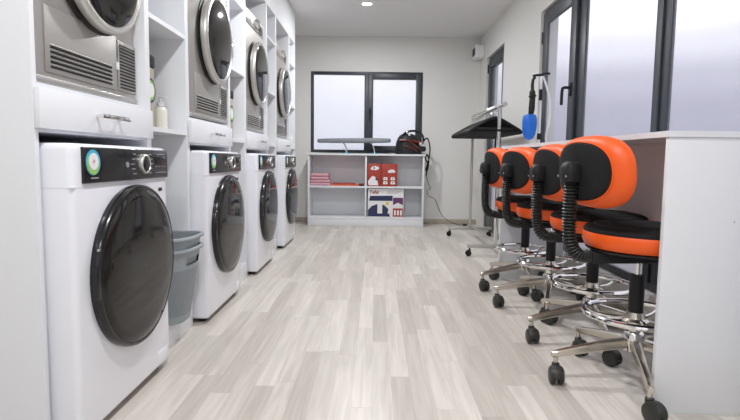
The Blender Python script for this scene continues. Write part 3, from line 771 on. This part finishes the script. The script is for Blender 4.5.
    for s in (-.03, .03): g.lathe([(.004, 0), (.004, .002)], (-.3005, s, .748), (-1, 0, 0), 10)
    g.build('screws', 'chrome', bk)
    # ribbed bellows from the backrest round to the seat bracket
    pts = spline([Vector(p) for p in ((-.268, 0, .742), (-.269, 0, .69), (-.269, 0, .62), (-.266, 0, .555), (-.258, 0, .515), (-.238, 0, .486), (-.210, 0, .476), (-.186, 0, .474))], 60)
    # resample evenly
    acc = [0]; 
    for a, b in zip(pts, pts[1:]): acc.append(acc[-1] + (b-a).length)
    tot = acc[-1]; NR = 28; per = 6; out = []; rs = []; j = 0
    for i in range(NR*per + 1):
        s_ = tot*i/(NR*per)
        while j < len(acc) - 2 and acc[j+1] < s_: j += 1
        f_ = (s_-acc[j]) / max(1e-9, acc[j+1]-acc[j]); out.append(pts[j].lerp(pts[j+1], f_))
        rs.append(.0180 + .0080*(.5 - .5*math.cos(2*PI*i/per))**.8)
    G().tube(out, rs, 20).build('bellows', 'rubber', t, ang=80)
    return t
s0 = make_stool()
ST = [(.964, 1.806, 5, 180.7, 'orange and black wheeled stool nearest the camera, its back fully in view'),
      (.999, 2.256, 2, 188.5, 'orange and black wheeled stool second from the camera'),
      (.980, 2.745, 8, 177., 'orange and black wheeled stool third from the camera'),
      (.966, 3.172, 2, 193.4, 'orange and black wheeled stool farthest from the camera, nearest the clothes rack')]
for i, (x, y, ph, A, lb) in enumerate(ST):
    o = s0 if i == 0 else dup(s0)
    o.location = (x, y, 0); o.rotation_euler = (0, 0, math.radians(ph)); o['label'] = lb
    k = 0
    for ch in o.children:
        if ch.name.startswith('backrest'): ch.location = (0, 0, (.014, 0, 0, .006)[i])
        if ch.name.split('.')[0] == 'leg': 
            ch.rotation_euler = (0, 0, math.radians(A - ph + 72*k))
            ch.children[0].rotation_euler = (0, 0, math.radians(-A - 72*k + (-100, -75, -60, -110, -85)[k] + 9*i)); k += 1

# ------------------------------------------------------------------ clothes rack with hangers
RX = 1.035; YA, YC = 5.37, 4.24
t = thing('clothes_rack', 'chrome rolling clothes rack with black hangers standing beyond the stools', 'clothes rack', (RX, (YA+YC)/2, 0))
for y in (YA, YC):
    f = G().box(RX - .235, RX + .235, y - .016, y + .016, .072, .104, .004).build('foot_bar', 'steel', t, world=True)
    for x in (RX - .215, RX + .215):
        g = G()
        for s in (-1, 1): g.lathe([(.004, 0), (.024, 0), (.026, .005), (.024, .011), (.004, .011)], (x - .01, y + s*.003, .026), (0, s, 0), 18)
        g.lathe([(.007, .03), (.007, .0715)], (x, y, 0), n=10); g.box(x - .018, x + .010, y - .0025, y + .0025, .03, .056)
        g.build('caster', 'black', f, world=False).data.transform(t.matrix_basis.inverted())
    G().lathe([(.0145, .1045), (.0145, 1.262)], (RX, y, 0), n=18).build('post', 'steel_l' if y == YA else 'chrome', t, world=True)
    G().lathe([(.019, 1.06), (.019, 1.08)], (RX, y, 0), n=18, cap=True).build('clamp', 'black', t, world=True)
G().tube([(RX, 4.06, 1.268), (RX, 5.41, 1.268)], .0145, 14).build('rail', 'chrome', t, world=True)
G().tube([(RX, YC, .125), (RX, YA, .125)], .010, 10).build('bottom_bar', 'steel_l', t, world=True)
G().tube([(RX, 4.055, 1.268), (RX, 4.075, 1.268)], .019, 14).build('end_cap', 'steel_l', t, world=True)
hgr = thing('clothes_hanger', 'black plastic clothes hanger on the chrome rail of the rolling rack', 'hanger', (RX, 4.36, 1.2885), group='black hangers on the rack')
g = G()
g.tube([(0, 0, -.098), (-.05, 0, -.116), (-.13, 0, -.160), (-.205, 0, -.204), (-.222, 0, -.222), (-.21, 0, -.232), (-.10, 0, -.232), (.10, 0, -.232), (.21, 0, -.232), (.222, 0, -.222), (.205, 0, -.204), (.13, 0, -.160), (.05, 0, -.116)], .0105, 8, closed=True, smooth=4)
g.box(-.15, .15, -.007, .007, -.205, -.185); g.build('hanger_frame', 'black', hgr)
g = G(); g.tube([(0, 0, -.095), (0, 0, -.055), (.016, 0, -.045), (.0215, 0, -.018), (.012, 0, .0), (-.004, 0, .003), (-.021, 0, -.014), (-.021, 0, -.024)], .0036, 6, smooth=4); g.build('hook', 'chrome', hgr)
NH = 19
for i in range(1, NH):
    y = 4.36 + i*(5.33 - 4.36)/(NH - 1)
    place(hgr, (RX, y, 1.2885), rz=random.uniform(-.05, .05))

# small wall unit near the far right corner
t = thing('wall_heater_unit', 'small white wall box with a dark grille high in the far right corner', 'wall unit', (1.2495, 6.30, 2.065))
G().box(-.055, .0595, -.12, .085, 0, .15, .008, 3).build('housing', 'white', t)
g = G(); g.box(-.057, -.0535, -.10, .06, .03, .125, .001); g.build('grille', 'vent', t)

# paving outside the windows
tag(G().box(-9, 9, -10, 14, -.20, -.12).build('ground', 'outer'), kind='structure')

# ------------------------------------------------------------------ sky
wd = bpy.data.worlds.new('overcast_sky'); sc.world = wd; wd.use_nodes = True
nt = wd.node_tree; N = nt.nodes; L = nt.links; bg = N['Background']
tc = N.new('ShaderNodeTexCoord'); sp = N.new('ShaderNodeSeparateXYZ'); L.new(tc.outputs['Generated'], sp.inputs[0])
r1 = N.new('ShaderNodeMapRange')
r1.inputs['From Min'].default_value = .0; r1.inputs['From Max'].default_value = .30
L.new(sp.outputs[2], r1.inputs['Value'])
ra = N.new('ShaderNodeValToRGB'); ra.color_ramp.elements[0].color = (.30, .305, .375, 1); ra.color_ramp.elements[1].color = (1.0, 1.0, 1.02, 1)

ra.color_ramp.interpolation = 'EASE'
for p_, c_ in ((.30, (.345, .35, .42)), (.48, (.46, .465, .54)), (.66, (.76, .77, .83)), (.82, (1.0, 1.0, 1.02))):
    k = ra.color_ramp.elements.new(p_); k.color = (*c_, 1)
L.new(r1.outputs[0], ra.inputs[0])
r2 = N.new('ShaderNodeMapRange'); r2.interpolation_type = 'SMOOTHSTEP'
r2.inputs['From Min'].default_value = -.10; r2.inputs['From Max'].default_value = .28; L.new(sp.outputs[2], r2.inputs['Value'])
rb = N.new('ShaderNodeValToRGB'); rb.color_ramp.elements[0].color = (.58, .60, .66, 1); rb.color_ramp.elements[1].color = (1.0, 1.0, 1.02, 1)
k = rb.color_ramp.elements.new(.5); k.color = (.74, .76, .81, 1)
L.new(r2.outputs[0], rb.inputs[0])
# brighter low sky straight ahead (+y) and behind, duller towards +x
r3 = N.new('ShaderNodeMapRange'); r3.inputs['From Min'].default_value = .12; r3.inputs['From Max'].default_value = .30; L.new(sp.outputs[0], r3.inputs['Value'])
mx = N.new('ShaderNodeMix'); mx.data_type = 'RGBA'; L.new(r3.outputs[0], mx.inputs['Factor']); L.new(rb.outputs[0], mx.inputs['A']); L.new(ra.outputs[0], mx.inputs['B'])
L.new(mx.outputs['Result'], bg.inputs['Color']); bg.inputs['Strength'].default_value = 1.15

# ------------------------------------------------------------------ camera
F, CY, H = 500., 202., .81
d = Vector(((375-370)/F, -(160-CY)/F, -1)).normalized()
dn = Vector((-75/F, -(6140-CY)/F, -1)); up = -dn; up -= up.dot(d)*d; up.normalize()
if up.y < 0: up = -up
rt = d.cross(up)
cam = bpy.data.cameras.new('camera'); co = bpy.data.objects.new('camera', cam); col.objects.link(co)
mw = Matrix(((rt.x, rt.y, rt.z, 0), (d.x, d.y, d.z, 0), (up.x, up.y, up.z, H), (0, 0, 0, 1)))
co.matrix_world = mw
cam.sensor_fit = 'HORIZONTAL'; cam.sensor_width = 36; cam.lens = F/740*36; cam.shift_y = -(210-CY)/740; cam.clip_start = .05
sc.camera = co
sc.view_settings.view_transform = 'Standard'; sc.view_settings.look = 'None'; sc.view_settings.gamma = 1
sc.view_settings.use_curve_mapping = False; sc.view_settings.exposure = 0.18
sc.cycles.use_denoising = True; sc.cycles.max_bounces = 10; sc.cycles.diffuse_bounces = 6; sc.cycles.transparent_max_bounces = 12
sc.cycles.sample_clamp_indirect = 6
